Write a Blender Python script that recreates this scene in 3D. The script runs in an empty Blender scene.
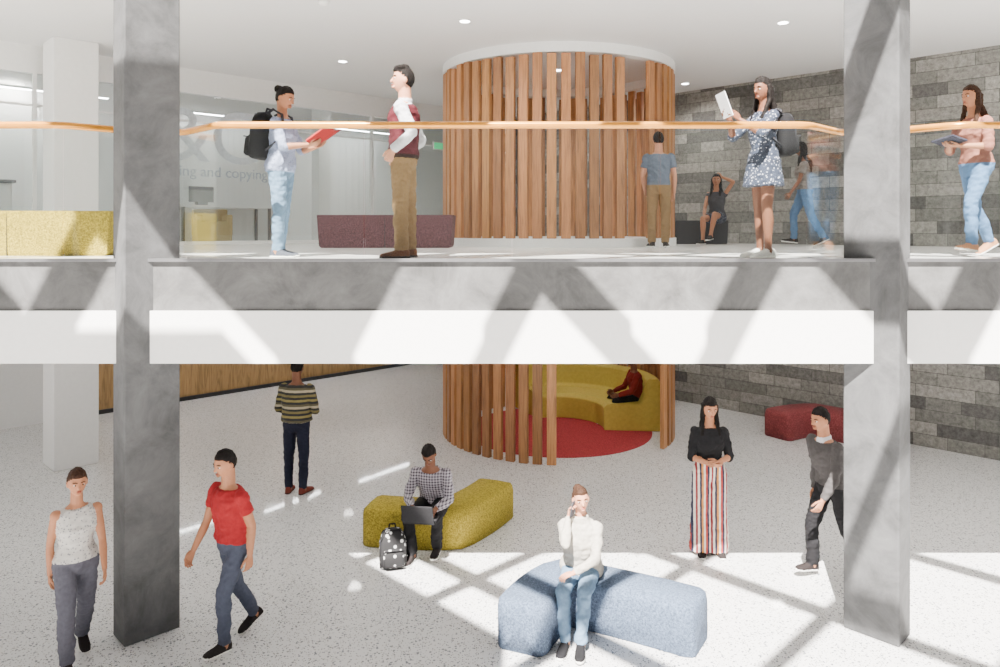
import bpy, bmesh, math, random
import numpy as np
from mathutils import Vector, Matrix, noise
from mathutils.bvhtree import BVHTree
random.seed(7)
scene = bpy.context.scene
col = scene.collection
EYE = 3.5; F = 750.0; HZ = 229.0; CX = 512.0
ZU = 3.225   # upper floor
ZS = 2.35    # soffit
ZC = 6.28    # upper ceiling
YF = 6.41    # slab front
V = Vector

# ------------------------------------------------------------ materials
MC = {}
def lin(c):
    return tuple(((x/12.92) if x <= .04045 else ((x+.055)/1.055)**2.4) for x in c)
def newmat(name):
    m = bpy.data.materials.new(name); m.use_nodes = True
    nt = m.node_tree; b = nt.nodes['Principled BSDF']
    return m, nt, b
def N(nt, t, **kw):
    n = nt.nodes.new(t)
    for k, v in kw.items(): setattr(n, k, v)
    return n
def ramp(nt, stops, interp='LINEAR'):
    r = nt.nodes.new('ShaderNodeValToRGB'); cr = r.color_ramp; cr.interpolation = interp
    while len(cr.elements) < len(stops): cr.elements.new(.5)
    for e, (p, c) in zip(cr.elements, stops):
        e.position = p; e.color = (*c, 1) if len(c) == 3 else c
    return r
def simple(name, c, rough=.6, var=.12, scale=20, bump=.0, metallic=0, spec=.5, stretch=None):
    """colour given in sRGB 0..1"""
    if name in MC: return MC[name]
    m, nt, b = newmat(name); L = nt.links.new
    c = lin(c)
    tc = N(nt, 'ShaderNodeTexCoord'); nz = N(nt, 'ShaderNodeTexNoise'); nz.inputs['Scale'].default_value = scale
    nz.inputs['Detail'].default_value = 4
    L(tc.outputs['Object'], nz.inputs['Vector'])
    r = ramp(nt, [(.3, tuple(x*(1-var) for x in c)), (.7, tuple(min(1, x*(1+var)) for x in c))])
    L(nz.outputs[0], r.inputs[0]); L(r.outputs[0], b.inputs['Base Color'])
    b.inputs['Roughness'].default_value = rough; b.inputs['Metallic'].default_value = metallic
    b.inputs['Specular IOR Level'].default_value = spec
    MC[name] = m
    return m
def emis(name, c, s):
    if name in MC: return MC[name]
    m, nt, b = newmat(name)
    b.inputs['Base Color'].default_value = (*c, 1)
    b.inputs['Emission Color'].default_value = (*c, 1); b.inputs['Emission Strength'].default_value = s
    MC[name] = m; return m
def stripes(name, axis, period, cols, rough=.8):
    m, nt, b = newmat(name); L = nt.links.new
    tc = N(nt, 'ShaderNodeTexCoord'); sp = N(nt, 'ShaderNodeSeparateXYZ'); L(tc.outputs['Object'], sp.inputs[0])
    a = N(nt, 'ShaderNodeMath', operation='DIVIDE'); L(sp.outputs[axis], a.inputs[0]); a.inputs[1].default_value = period
    f = N(nt, 'ShaderNodeMath', operation='FRACT'); L(a.outputs[0], f.inputs[0])
    r = ramp(nt, [(i/len(cols), lin(c)) for i, c in enumerate(cols)], 'CONSTANT')
    L(f.outputs[0], r.inputs[0]); L(r.outputs[0], b.inputs['Base Color']); b.inputs['Roughness'].default_value = rough
    return m
def plaid(name, c0, c1, period=.035):
    m, nt, b = newmat(name); L = nt.links.new
    tc = N(nt, 'ShaderNodeTexCoord'); sp = N(nt, 'ShaderNodeSeparateXYZ'); L(tc.outputs['Object'], sp.inputs[0])
    outs = []
    for ax in (0, 2):
        a = N(nt, 'ShaderNodeMath', operation='DIVIDE'); L(sp.outputs[ax], a.inputs[0]); a.inputs[1].default_value = period
        f = N(nt, 'ShaderNodeMath', operation='FRACT'); L(a.outputs[0], f.inputs[0])
        g = N(nt, 'ShaderNodeMath', operation='GREATER_THAN'); L(f.outputs[0], g.inputs[0]); g.inputs[1].default_value = .55
        outs.append(g)
    s = N(nt, 'ShaderNodeMath', operation='ADD'); L(outs[0].outputs[0], s.inputs[0]); L(outs[1].outputs[0], s.inputs[1])
    h = N(nt, 'ShaderNodeMath', operation='MULTIPLY'); L(s.outputs[0], h.inputs[0]); h.inputs[1].default_value = .5
    r = ramp(nt, [(0, lin(c0)), (1, lin(c1))]); L(h.outputs[0], r.inputs[0])
    L(r.outputs[0], b.inputs['Base Color']); b.inputs['Roughness'].default_value = .85
    return m
def spotted(name, c0, c1, scale=45, th=.36, rough=.85):
    m, nt, b = newmat(name); L = nt.links.new
    tc = N(nt, 'ShaderNodeTexCoord'); vo = N(nt, 'ShaderNodeTexVoronoi'); vo.inputs['Scale'].default_value = scale
    L(tc.outputs['Object'], vo.inputs['Vector'])
    r = ramp(nt, [(th-.04, lin(c1)), (th+.04, lin(c0))]); L(vo.outputs['Distance'], r.inputs[0])
    L(r.outputs[0], b.inputs['Base Color']); b.inputs['Roughness'].default_value = rough
    return m
def fabric(name, c):
    m, nt, b = newmat(name); L = nt.links.new
    c = lin(c)
    tc = N(nt, 'ShaderNodeTexCoord')
    nz = N(nt, 'ShaderNodeTexNoise'); nz.inputs['Scale'].default_value = 60; nz.inputs['Detail'].default_value = 5; nz.inputs['Roughness'].default_value = .8
    L(tc.outputs['Object'], nz.inputs['Vector'])
    r = ramp(nt, [(.36, tuple(x*.4 for x in c)), (.5, c), (.66, tuple(min(1, x*1.7+.02) for x in c))])
    L(nz.outputs[0], r.inputs[0]); L(r.outputs[0], b.inputs['Base Color']); b.inputs['Roughness'].default_value = .95
    bp = N(nt, 'ShaderNodeBump'); bp.inputs['Strength'].default_value = .6; bp.inputs['Distance'].default_value = .012
    L(nz.outputs[0], bp.inputs['Height']); L(bp.outputs[0], b.inputs['Normal'])
    return m
def concrete(name, c, rough=.75):
    m, nt, b = newmat(name); L = nt.links.new
    c = lin(c)
    tc = N(nt, 'ShaderNodeTexCoord')
    n1 = N(nt, 'ShaderNodeTexNoise'); n1.inputs['Scale'].default_value = 2.6; n1.inputs['Detail'].default_value = 10; n1.inputs['Roughness'].default_value = .7
    n1.inputs['Distortion'].default_value = .5
    L(tc.outputs['Object'], n1.inputs['Vector'])
    r = ramp(nt, [(.3, tuple(x*.5 for x in c)), (.5, c), (.72, tuple(min(1, x*1.5) for x in c))])
    L(n1.outputs[0], r.inputs[0]); L(r.outputs[0], b.inputs['Base Color'])
    n2 = N(nt, 'ShaderNodeTexNoise'); n2.inputs['Scale'].default_value = 30; n2.inputs['Detail'].default_value = 5
    L(tc.outputs['Object'], n2.inputs['Vector'])
    bp = N(nt, 'ShaderNodeBump'); bp.inputs['Strength'].default_value = .15; bp.inputs['Distance'].default_value = .01
    L(n2.outputs[0], bp.inputs['Height']); L(bp.outputs[0], b.inputs['Normal'])
    b.inputs['Roughness'].default_value = rough
    return m
def terrazzo(name, base):
    m, nt, b = newmat(name); L = nt.links.new
    tc = N(nt, 'ShaderNodeTexCoord')
    prev = None; basec = (*lin(base), 1)
    for sc, th, cc in ((26, .20, (.42, .44, .47)), (55, .22, (.25, .26, .28)), (38, .17, (.62, .60, .56))):
        vo = N(nt, 'ShaderNodeTexVoronoi'); vo.inputs['Scale'].default_value = sc
        L(tc.outputs['Object'], vo.inputs['Vector'])
        sp = N(nt, 'ShaderNodeSeparateColor'); L(vo.outputs['Color'], sp.inputs[0])
        g = N(nt, 'ShaderNodeMath', operation='GREATER_THAN'); L(sp.outputs[0], g.inputs[0]); g.inputs[1].default_value = .45
        lt = N(nt, 'ShaderNodeMath', operation='LESS_THAN'); L(vo.outputs['Distance'], lt.inputs[0]); lt.inputs[1].default_value = th*1.35
        mu = N(nt, 'ShaderNodeMath', operation='MULTIPLY'); L(g.outputs[0], mu.inputs[0]); L(lt.outputs[0], mu.inputs[1])
        mx = N(nt, 'ShaderNodeMix', data_type='RGBA')
        L(mu.outputs[0], mx.inputs[0])
        if prev is None: mx.inputs[6].default_value = basec
        else: L(prev, mx.inputs[6])
        mx.inputs[7].default_value = (*lin(cc), 1)
        prev = mx.outputs[2]
    L(prev, b.inputs['Base Color'])
    b.inputs['Roughness'].default_value = .35; b.inputs['Specular IOR Level'].default_value = .35
    b.inputs['Coat Weight'].default_value = .5; b.inputs['Coat Roughness'].default_value = .05
    return m
def brickmat():
    m, nt, b = newmat('stone_tile'); L = nt.links.new
    tc = N(nt, 'ShaderNodeTexCoord'); sp = N(nt, 'ShaderNodeSeparateXYZ'); L(tc.outputs['Object'], sp.inputs[0])
    cb = N(nt, 'ShaderNodeCombineXYZ'); L(sp.outputs[0], cb.inputs[0]); L(sp.outputs[2], cb.inputs[1])
    br = N(nt, 'ShaderNodeTexBrick'); L(cb.outputs[0], br.inputs['Vector'])
    br.inputs['Scale'].default_value = 1; br.inputs['Brick Width'].default_value = .85; br.inputs['Row Height'].default_value = .2
    br.inputs['Mortar Size'].default_value = .005; br.inputs['Mortar Smooth'].default_value = .3; br.inputs['Bias'].default_value = 0
    br.offset = .37; br.offset_frequency = 2; br.squash = .6; br.squash_frequency = 3
    br.inputs['Color1'].default_value = (*lin((.33, .33, .325)), 1)
    br.inputs['Color2'].default_value = (*lin((.60, .59, .57)), 1)
    br.inputs['Mortar'].default_value = (*lin((.30, .30, .29)), 1)
    nz = N(nt, 'ShaderNodeTexNoise'); nz.inputs['Scale'].default_value = 14; nz.inputs['Detail'].default_value = 7
    nz.inputs['Roughness'].default_value = .8
    L(tc.outputs['Object'], nz.inputs['Vector'])
    r = ramp(nt, [(.32, (.36, .36, .36)), (.68, (1.55, 1.55, 1.52))]); L(nz.outputs[0], r.inputs[0])
    mx = N(nt, 'ShaderNodeMix', data_type='RGBA', blend_type='MULTIPLY'); mx.inputs[0].default_value = .9
    L(br.outputs['Color'], mx.inputs[6]); L(r.outputs[0], mx.inputs[7]); L(mx.outputs[2], b.inputs['Base Color'])
    bp = N(nt, 'ShaderNodeBump'); bp.inputs['Strength'].default_value = .5; bp.inputs['Distance'].default_value = .02
    L(mx.outputs[2], bp.inputs['Height']); L(bp.outputs[0], b.inputs['Normal'])
    b.inputs['Roughness'].default_value = .85
    return m
def woodmat(name, c, attr=True, axis_scale=(12, 12, .7)):
    m, nt, b = newmat(name); L = nt.links.new
    c = lin(c)
    tc = N(nt, 'ShaderNodeTexCoord'); mp = N(nt, 'ShaderNodeMapping'); mp.inputs['Scale'].default_value = axis_scale
    L(tc.outputs['Object'], mp.inputs[0])
    nz = N(nt, 'ShaderNodeTexNoise'); nz.inputs['Scale'].default_value = 2.5; nz.inputs['Detail'].default_value = 6; nz.inputs['Distortion'].default_value = 1.2
    L(mp.outputs[0], nz.inputs['Vector'])
    r = ramp(nt, [(.3, tuple(x*.6 for x in c)), (.5, c), (.75, tuple(min(1, x*1.3) for x in c))])
    L(nz.outputs[0], r.inputs[0])
    out = r.outputs[0]
    if attr:
        at = N(nt, 'ShaderNodeAttribute', attribute_name='tone')
        mx = N(nt, 'ShaderNodeMix', data_type='RGBA', blend_type='MULTIPLY'); mx.inputs[0].default_value = 1
        L(out, mx.inputs[6]); L(at.outputs['Color'], mx.inputs[7]); out = mx.outputs[2]
    L(out, b.inputs['Base Color']); b.inputs['Roughness'].default_value = .5
    return m
def glassmat(name, tint=(.97, .99, .98), refl=1.0):
    m = bpy.data.materials.new(name); m.use_nodes = True; nt = m.node_tree; L = nt.links.new
    nt.nodes.remove(nt.nodes['Principled BSDF']); out = nt.nodes['Material Output']
    tr = N(nt, 'ShaderNodeBsdfTransparent'); tr.inputs[0].default_value = (*tint, 1)
    gl = N(nt, 'ShaderNodeBsdfGlossy'); gl.inputs['Roughness'].default_value = .01
    lw = N(nt, 'ShaderNodeLayerWeight'); lw.inputs[0].default_value = .5
    pw = N(nt, 'ShaderNodeMath', operation='POWER'); L(lw.outputs['Facing'], pw.inputs[0]); pw.inputs[1].default_value = 4.5
    mu = N(nt, 'ShaderNodeMath', operation='MULTIPLY_ADD'); L(pw.outputs[0], mu.inputs[0]); mu.inputs[1].default_value = .7*refl; mu.inputs[2].default_value = .05*refl
    mx = N(nt, 'ShaderNodeMixShader'); L(mu.outputs[0], mx.inputs[0]); L(tr.outputs[0], mx.inputs[1]); L(gl.outputs[0], mx.inputs[2])
    L(mx.outputs[0], out.inputs[0])
    return m

M_white = simple('white_paint', (.93, .93, .925), .6, .02)
M_ceil = simple('ceiling_paint', (.88, .88, .88), .7, .01)
M_conc = concrete('concrete', (.32, .323, .328))
M_conc2 = concrete('concrete_beam', (.35, .35, .35))
M_terr = terrazzo('terrazzo', (.83, .83, .83))
M_terr2 = simple('polished_floor', (.90, .895, .89), .18, .03, 3)
M_brick = brickmat()
M_slat = woodmat('slat_timber', (.63, .44, .28))
M_woodp = woodmat('wood_panel', (.60, .47, .30), False, (8, 8, .8))
M_rail = simple('brass_oak_rail', (.82, .55, .18), .25, .10, 8, metallic=.35)
M_glass = glassmat('balustrade_glass')
M_glass2 = glassmat('shopfront_glass', (.93, .95, .95), .8)
M_steel = simple('steel', (.55, .55, .56), .35, .05, metallic=.8)
M_dark = simple('dark_metal', (.15, .15, .16), .5)

# ------------------------------------------------------------ mesh helpers
def mkobj(name, verts, faces, mats, fm=None, smooth=False, loc=(0, 0, 0), rotz=0):
    me = bpy.data.meshes.new(name); me.from_pydata([tuple(v) for v in verts], [], faces)
    for m in (mats if isinstance(mats, (list, tuple)) else [mats]): me.materials.append(m)
    if fm: me.polygons.foreach_set('material_index', fm)
    if smooth: me.polygons.foreach_set('use_smooth', [True]*len(me.polygons))
    me.update()
    o = bpy.data.objects.new(name, me); o.location = loc; o.rotation_euler = (0, 0, rotz); col.objects.link(o)
    return o
def fixn(o):
    bm = bmesh.new(); bm.from_mesh(o.data); bmesh.ops.recalc_face_normals(bm, faces=bm.faces); bm.to_mesh(o.data); bm.free()
def bevel(o, w=.01, seg=3, ang=35):
    b = o.modifiers.new('bevel', 'BEVEL'); b.width = w; b.segments = seg; b.limit_method = 'ANGLE'; b.angle_limit = math.radians(ang)
def boxdata(c, s, rot=None):
    vs = []
    for z in (-1, 1):
        for x, y in ((-1, -1), (1, -1), (1, 1), (-1, 1)):
            p = V((x*s[0]/2, y*s[1]/2, z*s[2]/2))
            if rot: p = rot @ p
            vs.append(V(c)+p)
    fs = [(3, 2, 1, 0), (4, 5, 6, 7), (0, 1, 5, 4), (1, 2, 6, 5), (2, 3, 7, 6), (3, 0, 4, 7)]
    return vs, fs
class Acc:
    def __init__(s): s.v = []; s.f = []; s.m = []
    def add(s, vs, fs, m):
        n = len(s.v); s.v += [V(x) for x in vs]; s.f += [tuple(i+n for i in f) for f in fs]; s.m += [m]*len(fs)
    def box(s, c, sz, m=0, rot=None): s.add(*boxdata(c, sz, rot), m)
    def loft(s, rings, m):
        n = len(rings[0]); vs = [p for r in rings for p in r]; fs = []
        for i in range(len(rings)-1):
            for j in range(n):
                a = i*n+j; b = i*n+(j+1) % n; fs.append((a, b, b+n, a+n))
        c0 = sum(rings[0], V())/n; c1 = sum(rings[-1], V())/n
        vs += [c0, c1]; q = len(vs)
        for j in range(n):
            fs.append(((j+1) % n, j, q-2)); k = (len(rings)-1)*n
            fs.append((k+j, k+(j+1) % n, q-1))
        s.add(vs, fs, m)
    def ell(s, c, r, m, rot=None, seg=14, rows=9, fn=None):
        vs = []; fs = []
        for i in range(1, rows):
            t = math.pi*i/rows
            for j in range(seg):
                a = 2*math.pi*j/seg; vs.append(V((math.sin(t)*math.cos(a), math.sin(t)*math.sin(a), -math.cos(t))))
        vs.append(V((0, 0, -1))); vs.append(V((0, 0, 1)))
        for i in range(rows-2):
            for j in range(seg):
                a = i*seg+j; b = i*seg+(j+1) % seg; fs.append((a, b, b+seg, a+seg))
        q = len(vs)
        for j in range(seg):
            fs.append(((j+1) % seg, j, q-2)); k = (rows-2)*seg; fs.append((k+j, k+(j+1) % seg, q-1))
        out = []
        for d in vs:
            p = fn(d) if fn else V((d.x*r[0], d.y*r[1], d.z*r[2]))
            if rot: p = rot @ p
            out.append(V(c)+p)
        s.add(out, fs, m)
    def limb(s, pts, rad, m, n=12, spheres=True, ends=(True, True)):
        for i in range(len(pts)-1):
            a, b = pts[i], pts[i+1]; d = (b-a)
            if d.length < 1e-5: continue
            d.normalize(); x = d.orthogonal().normalized(); y = d.cross(x)
            s.loft([[p+x*math.cos(2*math.pi*j/n)*r+y*math.sin(2*math.pi*j/n)*r for j in range(n)] for p, r in ((a, rad[i]), (b, rad[i+1]))], m)
        if spheres:
            for i, (p, r) in enumerate(zip(pts, rad)):
                if i == 0 and not ends[0]: continue
                if i == len(pts)-1 and not ends[1]: continue
                s.ell(p, (r, r, r), m, seg=10, rows=7)
    def obj(s, name, mats, smooth=False, **k):
        o = mkobj(name, s.v, s.f, mats, s.m, smooth, **k); fixn(o); return o
def ring(c, ax, ay, n=18):
    return [c+ax*math.cos(2*math.pi*j/n)+ay*math.sin(2*math.pi*j/n) for j in range(n)]

# ------------------------------------------------------------ people
SK = {'light': (.76, .54, .43), 'tan': (.66, .45, .33), 'brown': (.44, .28, .20), 'dark': (.34, .22, .16)}
def person(name, loc, heading, H, fem, pose, o):
    """local frame: +Y forward, +X the person's right, +Z up."""
    k = H/1.75
    mats = []; mi = {}
    def M(m):
        if m.name not in mi: mi[m.name] = len(mats); mats.append(m)
        return mi[m.name]
    skin = M(simple('skin_'+o.get('skin', 'light'), SK[o.get('skin', 'light')], .55, .06, 30, spec=.3))
    hairm = M(simple('hair_'+o.get('hairc', 'black'), {'black': (.07, .055, .05), 'brown': (.20, .13, .09)}[o.get('hairc', 'black')], .75, .5, 60, spec=.15))
    top = M(o['top']); bot = M(o['bottom']); shoe = M(o['shoes']); sole = M(o.get('sole', simple('sole_white', (.9, .9, .88), .6)))
    A = Acc()
    U = V((0, 0, 1)); u = V(pose.get('lean', (0, 0.02, 1))).normalized()
    yaw = math.radians(pose.get('yaw', 0)); r0 = V((math.cos(yaw), math.sin(yaw), 0))
    f = u.cross(r0).normalized(); r = f.cross(u).normalized()
    P0 = V((0, 0, 0))
    def sp(h):
        h *= k; t = .08*k
        return P0+U*min(h, t)+u*max(h-t, 0)
    def fr(h):
        if h > .1: return r, f
        return V((1, 0, 0)), V((0, 1, 0))
    if fem: prof = [(-.10, .09, .07, 0), (-.05, .155, .105, -.01), (.02, .170, .115, -.01), (.09, .150, .102, 0), (.17, .122, .088, .005), (.25, .130, .098, .01), (.33, .146, .115, .018), (.40, .150, .098, .005), (.46, .135, .075, 0), (.50, .085, .058, 0), (.53, .05, .05, 0)]
    else: prof = [(-.10, .09, .07, 0), (-.05, .150, .105, 0), (.02, .162, .112, 0), (.09, .155, .105, 0), (.17, .148, .1, 0), (.25, .155, .108, 0), (.33, .172, .118, .005), (.40, .178, .108, .002), (.46, .160, .082, 0), (.50, .10, .06, 0), (.53, .058, .054, 0)]
    bulk = o.get('bulk', 1.0)
    def torso(h0, h1, ex, m):
        hs = sorted(set([h0, h1]+[p[0] for p in prof if h0 < p[0] < h1]))
        rings = []
        for h in hs:
            q = [np.interp(h, [p[0] for p in prof], [p[i] for p in prof]) for i in (1, 2, 3)]
            R, Fv = fr(h); e = ex(h) if callable(ex) else ex
            rings.append(ring(sp(h)+Fv*q[2]*k, R*(q[0]*bulk+e)*k, Fv*(q[1]*bulk+e)*k))
        A.loft(rings, m)
    torso(-.10, .53, 0, skin)
    if o.get('btype') != 'dress': torso(-.105, o.get('waist', .11), .012, bot)
    hem = o.get('hem', .03)
    torso(hem, .495, lambda h: .016+o.get('loose', .0)*(1 if h < .3 else .4), top)
    if 'inner' in o:
        A.loft([ring(sp(.47), r*.10*k, f*.075*k), ring(sp(.545), r*.066*k, f*.066*k)], M(o['inner']))
    if 'vest' in o:
        torso(.03, .485, .026, M(o['vest']))
    if 'belt' in o:
        torso(hem-.035, hem+.002, .024, M(o['belt']))
    hy, hp = [math.radians(a) for a in pose.get('head', (0, 0))]
    hr = pose.get('tilt', 0)
    HR = Matrix.Rotation(yaw*0.7+hy, 3, 'Z') @ Matrix.Rotation(-hp, 3, 'X') @ Matrix.Rotation(math.radians(hr), 3, 'Y')
    nb = sp(.50); hc = sp(.50) + (u*.10+U*.12).normalized()*.215*k + HR @ V((0, .022*k, 0))
    nr = .048 if fem else .057
    A.limb([nb, hc+HR @ V((0, -.02, -.06))*k], [nr*1.1*k, nr*k], skin)
    hs = k*(1.0 if not fem else .97)
    def headf(d, s=1.0):
        x, y, z = d
        X = x*.076; Y = y*.096; Z = z*.118
        if z < 0:
            t = -z
            X *= 1-.32*t**1.5
            if y > 0: Y *= 1-.10*t
            else: Y *= 1-.35*t
            if y > 0: Y += .010*t*t
        else: Y *= 1+.03*z
        if y > .2: X *= 1-.06*y
        return V((X, Y, Z))*s*hs
    A.ell(hc, 0, skin, HR, 24, 18, headf)
    A.limb([hc+HR @ V((0, .092, .012))*hs, hc+HR @ V((0, .107, -.020))*hs], [.007*hs, .013*hs], skin, 8)
    A.ell(hc+HR @ V((0, .086, -.072))*hs, (.024*hs, .016*hs, .012*hs), skin, HR, 10, 6)
    for sx in (-1, 1):
        A.ell(hc+HR @ V((sx*.078, -.006, -.008))*hs, (.011*hs, .018*hs, .031*hs), skin, HR, 8, 6)
    st = o.get('hair', 'short'); vol = o.get('vol', 1.10)
    def hairf(d):
        x, y, z = d
        line = .50 if y > .55 else (np.interp(y, [-1, -.3, .1, .30, .55], [-.62, -.45, .0, .32, .50]))
        t = min(1, max(0, (z-line)/.14+.5)); t = t*t*(3-2*t)
        w = .90+(vol-.90)*t
        return headf(d, w)+V((0, -.004, .004))*hs
    A.ell(hc, 0, hairm, HR, 24, 18, hairf)
    if st == 'bun':
        A.ell(hc+HR @ V((0, -.105, .068))*hs, (.046*hs, .046*hs, .044*hs), hairm, HR)
    if st == 'quiff':
        for (a_, b_, c_, r_) in ((0, .052, .104, .036), (.03, .03, .108, .034), (-.03, .03, .108, .034), (0, -.01, .115, .045), (0, .075, .085, .022)):
            A.ell(hc+HR @ V((a_, b_, c_))*hs, (r_*1.1*hs, r_*1.1*hs, r_*.8*hs), hairm, HR)
    if st == 'long':
        L = o.get('hlen', .3)
        c1 = hc+HR @ V((0, -.05, -.02))*hs
        back = sp(.42)-f*.10*k
        A.loft([ring(c1+U*.04, HR @ V((.085, 0, 0))*hs, HR @ V((0, .062, 0))*hs), ring(c1-U*.07*hs, HR @ V((.088, 0, 0))*hs, HR @ V((0, .055, 0))*hs),
                ring(back+U*.06, r*.09, f*.05), ring(back-u*(L-.2), r*.06, f*.03)], hairm)
        for sx in (-1, 1):
            A.limb([hc+HR @ V((sx*.075, -.01, .02))*hs, hc+HR @ V((sx*.082, .0, -.10))*hs, sp(.43)+r*sx*.09*k+f*.075*k], [.028*hs, .026*hs, .02*hs], hairm, 10)
    if 'scarf' in o:
        A.loft([ring(sp(.45), r*.12*k, f*.09*k), ring(sp(.56), r*.075*k, f*.075*k)], M(o['scarf']))
    J = {}
    fingers = []
    sw = .158 if fem else .180
    am = .9 if fem else 1.0
    for side, sx in (('R', 1), ('L', -1)):
        ua, fa = [V(q).normalized() for q in pose.get('arm'+side, ((sx*.14, 0, -1), (sx*.04, .16, -1)))[:2]]
        tw = Matrix.Rotation(yaw, 3, 'Z'); ua = tw @ ua; fa = tw @ fa
        S = sp(.445)+r*sx*sw*k
        la, lb = .285*k, .25*k
        if 'ik'+side in pose:      # wrist reaches a point given from head centre or pelvis
            kind, off, pole = pose['ik'+side]
            tgt = hc+HR @ (V(off)*k) if kind == 'head' else P0+V(off)*k
            dv = tgt-S; D = min(dv.length, (la+lb)*.995); dv.normalize()
            ca_ = (la*la+D*D-lb*lb)/(2*la*D); pl = V(pole); pl = (pl-dv*pl.dot(dv)).normalized()
            E = S+dv*la*ca_+pl*la*math.sqrt(max(0, 1-ca_*ca_)); W = S+dv*D
            fa = (W-E).normalized()
        else:
            E = S+ua*la; W = E+fa*lb
        A.ell(S, (.056*k*am, .056*k*am, .056*k*am), skin)
        A.limb([S, S+(E-S)*.5, E, E+(W-E)*.3, W], [.048*k*am, .045*k*am, .036*k*am, .038*k*am, .025*k*am], skin)
        sl = o.get('sleeve', 'long'); sm = M(o.get('sleevem', o['top']))
        if sl == 'long':
            A.ell(S, (.066*k*am,)*3, sm)
            A.limb([S, S+(E-S)*.5, E, E+(W-E)*.35, W-(W-E)*.06], [.064*k*am, .060*k*am, .051*k*am, .050*k*am, .036*k*am], sm, ends=(True, False))
        elif sl == 'short':
            A.ell(S, (.064*k*am,)*3, sm)
            A.limb([S, S+(E-S)*.55], [.063*k*am, .062*k*am], sm, ends=(True, False))
        elif sl == 'elbow':
            A.ell(S, (.064*k*am,)*3, sm)
            A.limb([S, E, E+(W-E)*.15], [.063*k*am, .054*k*am, .052*k*am], sm, ends=(True, False))
        elif sl == 'cap':
            A.ell(S-U*.005, (.062*k*am,)*3, sm)
        hd = pose.get('hand'+side, None)
        d = tw @ V(hd[0]).normalized() if hd else fa
        n = tw @ V(hd[1]).normalized() if hd else tw @ V((-sx, 0, 0))
        curl = hd[2] if hd else 25
        n = (n-d*n.dot(d)).normalized(); t = d.cross(n)*sx
        hk = k*(.93 if fem else 1.0)
        A.loft([ring(W-d*.01, t*.024*hk, n*.019*hk), ring(W+d*.03*hk, t*.034*hk, n*.016*hk), ring(W+d*.065*hk, t*.041*hk, n*.0145*hk), ring(W+d*.09*hk, t*.039*hk, n*.012*hk)], skin)
        for fi, (off, ln) in enumerate(((.030, .070), (.010, .080), (-.010, .074), (-.029, .058))):
            b = W+d*.080*hk+t*off*hk; pts = [b]; dd = d.copy(); c = math.radians(curl+fi*4)
            for q, ll in enumerate((.44, .32, .24)):
                ang = c*(.6, 1.0, .8)[q]
                dd = (dd*math.cos(ang)+n*math.sin(ang)).normalized() if q == 0 else (Matrix.Rotation(ang, 3, d.cross(n)) @ dd)
                pts.append(pts[-1]+dd*ln*ll*hk)
            fingers.append((pts, [.0092*hk, .0086*hk, .0078*hk, .0062*hk]))
        b = W+d*.022*hk+t*.028*hk
        td = (d*.75+t*.62+n*.25).normalized(); td2 = (d*.92+t*.2+n*.35).normalized()
        fingers.append(([b, b+td*.035*hk, b+td*.035*hk+td2*.03*hk, b+td*.035*hk+td2*.052*hk], [.013*hk, .0105*hk, .0095*hk, .007*hk]))
        J['hand'+side] = W+d*.09*hk+n*.02; J['wrist'+side] = W.copy(); J['sh'+side] = S.copy(); J['n'+side] = n; J['d'+side] = d; J['t'+side] = t
    hw = .088
    bt = o.get('btype', 'pants')
    for side, sx in (('R', 1), ('L', -1)):
        tv, sv, toe = [V(q) for q in pose.get('leg'+side, ((sx*.03, 0, -1), (0, -.03, -1), (sx*.2, 1, 0)))]
        tv.normalize(); sv.normalize(); toe.normalize()
        Hj = P0+V((sx*hw*k, 0, 0)); K = Hj+tv*.43*k; An = K+sv*.405*k
        A.limb([Hj, K], [.080*k, .052*k], skin)
        bk = -(V((0, 1, 0))-sv*sv.y).normalized()
        A.limb([K, K+sv*.13*k+bk*.008*k, K+sv*.28*k, An], [.050*k, .053*k, .038*k, .034*k], skin)
        if bt in ('pants', 'skinny', 'wide', 'jeans'):
            rr = {'pants': (.098, .072, .068, .062), 'jeans': (.094, .066, .062, .052), 'skinny': (.092, .060, .060, .044), 'wide': (.105, .105, .118, .130)}[bt]
            A.limb([Hj, Hj+(K-Hj)*.45, K], [rr[0]*k, (rr[0]*.45+rr[1]*.55)*1.06*k, rr[1]*k], bot, 16)
            A.limb([K, K+sv*.13*k+bk*.004, An+sv*(0.0 if bt != 'wide' else .035)*k], [rr[1]*k, rr[2]*k, rr[3]*k], bot, 16, ends=(True, False))
        elif bt == 'shorts':
            A.limb([Hj, Hj+(K-Hj)*.6], [.098*k, .088*k], bot, 16, ends=(True, False))
        w = (U-toe*U.dot(toe)).normalized(); s2 = toe.cross(w)
        base = An-w*.075*k
        def sect(off, hw_, top_, z0=0.0):
            c = base+toe*off*k
            n_ = 14; out = []
            for j in range(n_):
                a = 2*math.pi*j/n_; ca, sa = math.cos(a), math.sin(a)
                out.append(c+s2*hw_*k*(abs(ca)**.7)*(1 if ca > 0 else -1)+w*k*(z0+(top_-z0)*(.5+.5*(abs(sa)**.7)*(1 if sa > 0 else -1))))
            return out
        A.loft([sect(-.072, .018, .05), sect(-.06, .034, .085), sect(-.02, .038, .105), sect(.03, .038, .092), sect(.08, .045, .066), sect(.14, .047, .052), sect(.18, .036, .042), sect(.198, .016, .03)], shoe)
        A.loft([sect(-.076, .022, .018), sect(-.06, .038, .022), sect(-.02, .041, .022), sect(.03, .041, .022), sect(.08, .049, .022), sect(.14, .051, .022), sect(.183, .040, .022), sect(.204, .018, .02)], sole)
        A.limb([An, An-w*.02], [.042*k, .042*k], shoe if o.get('boots') else skin, 10)
        J['knee'+side] = K.copy()
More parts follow.
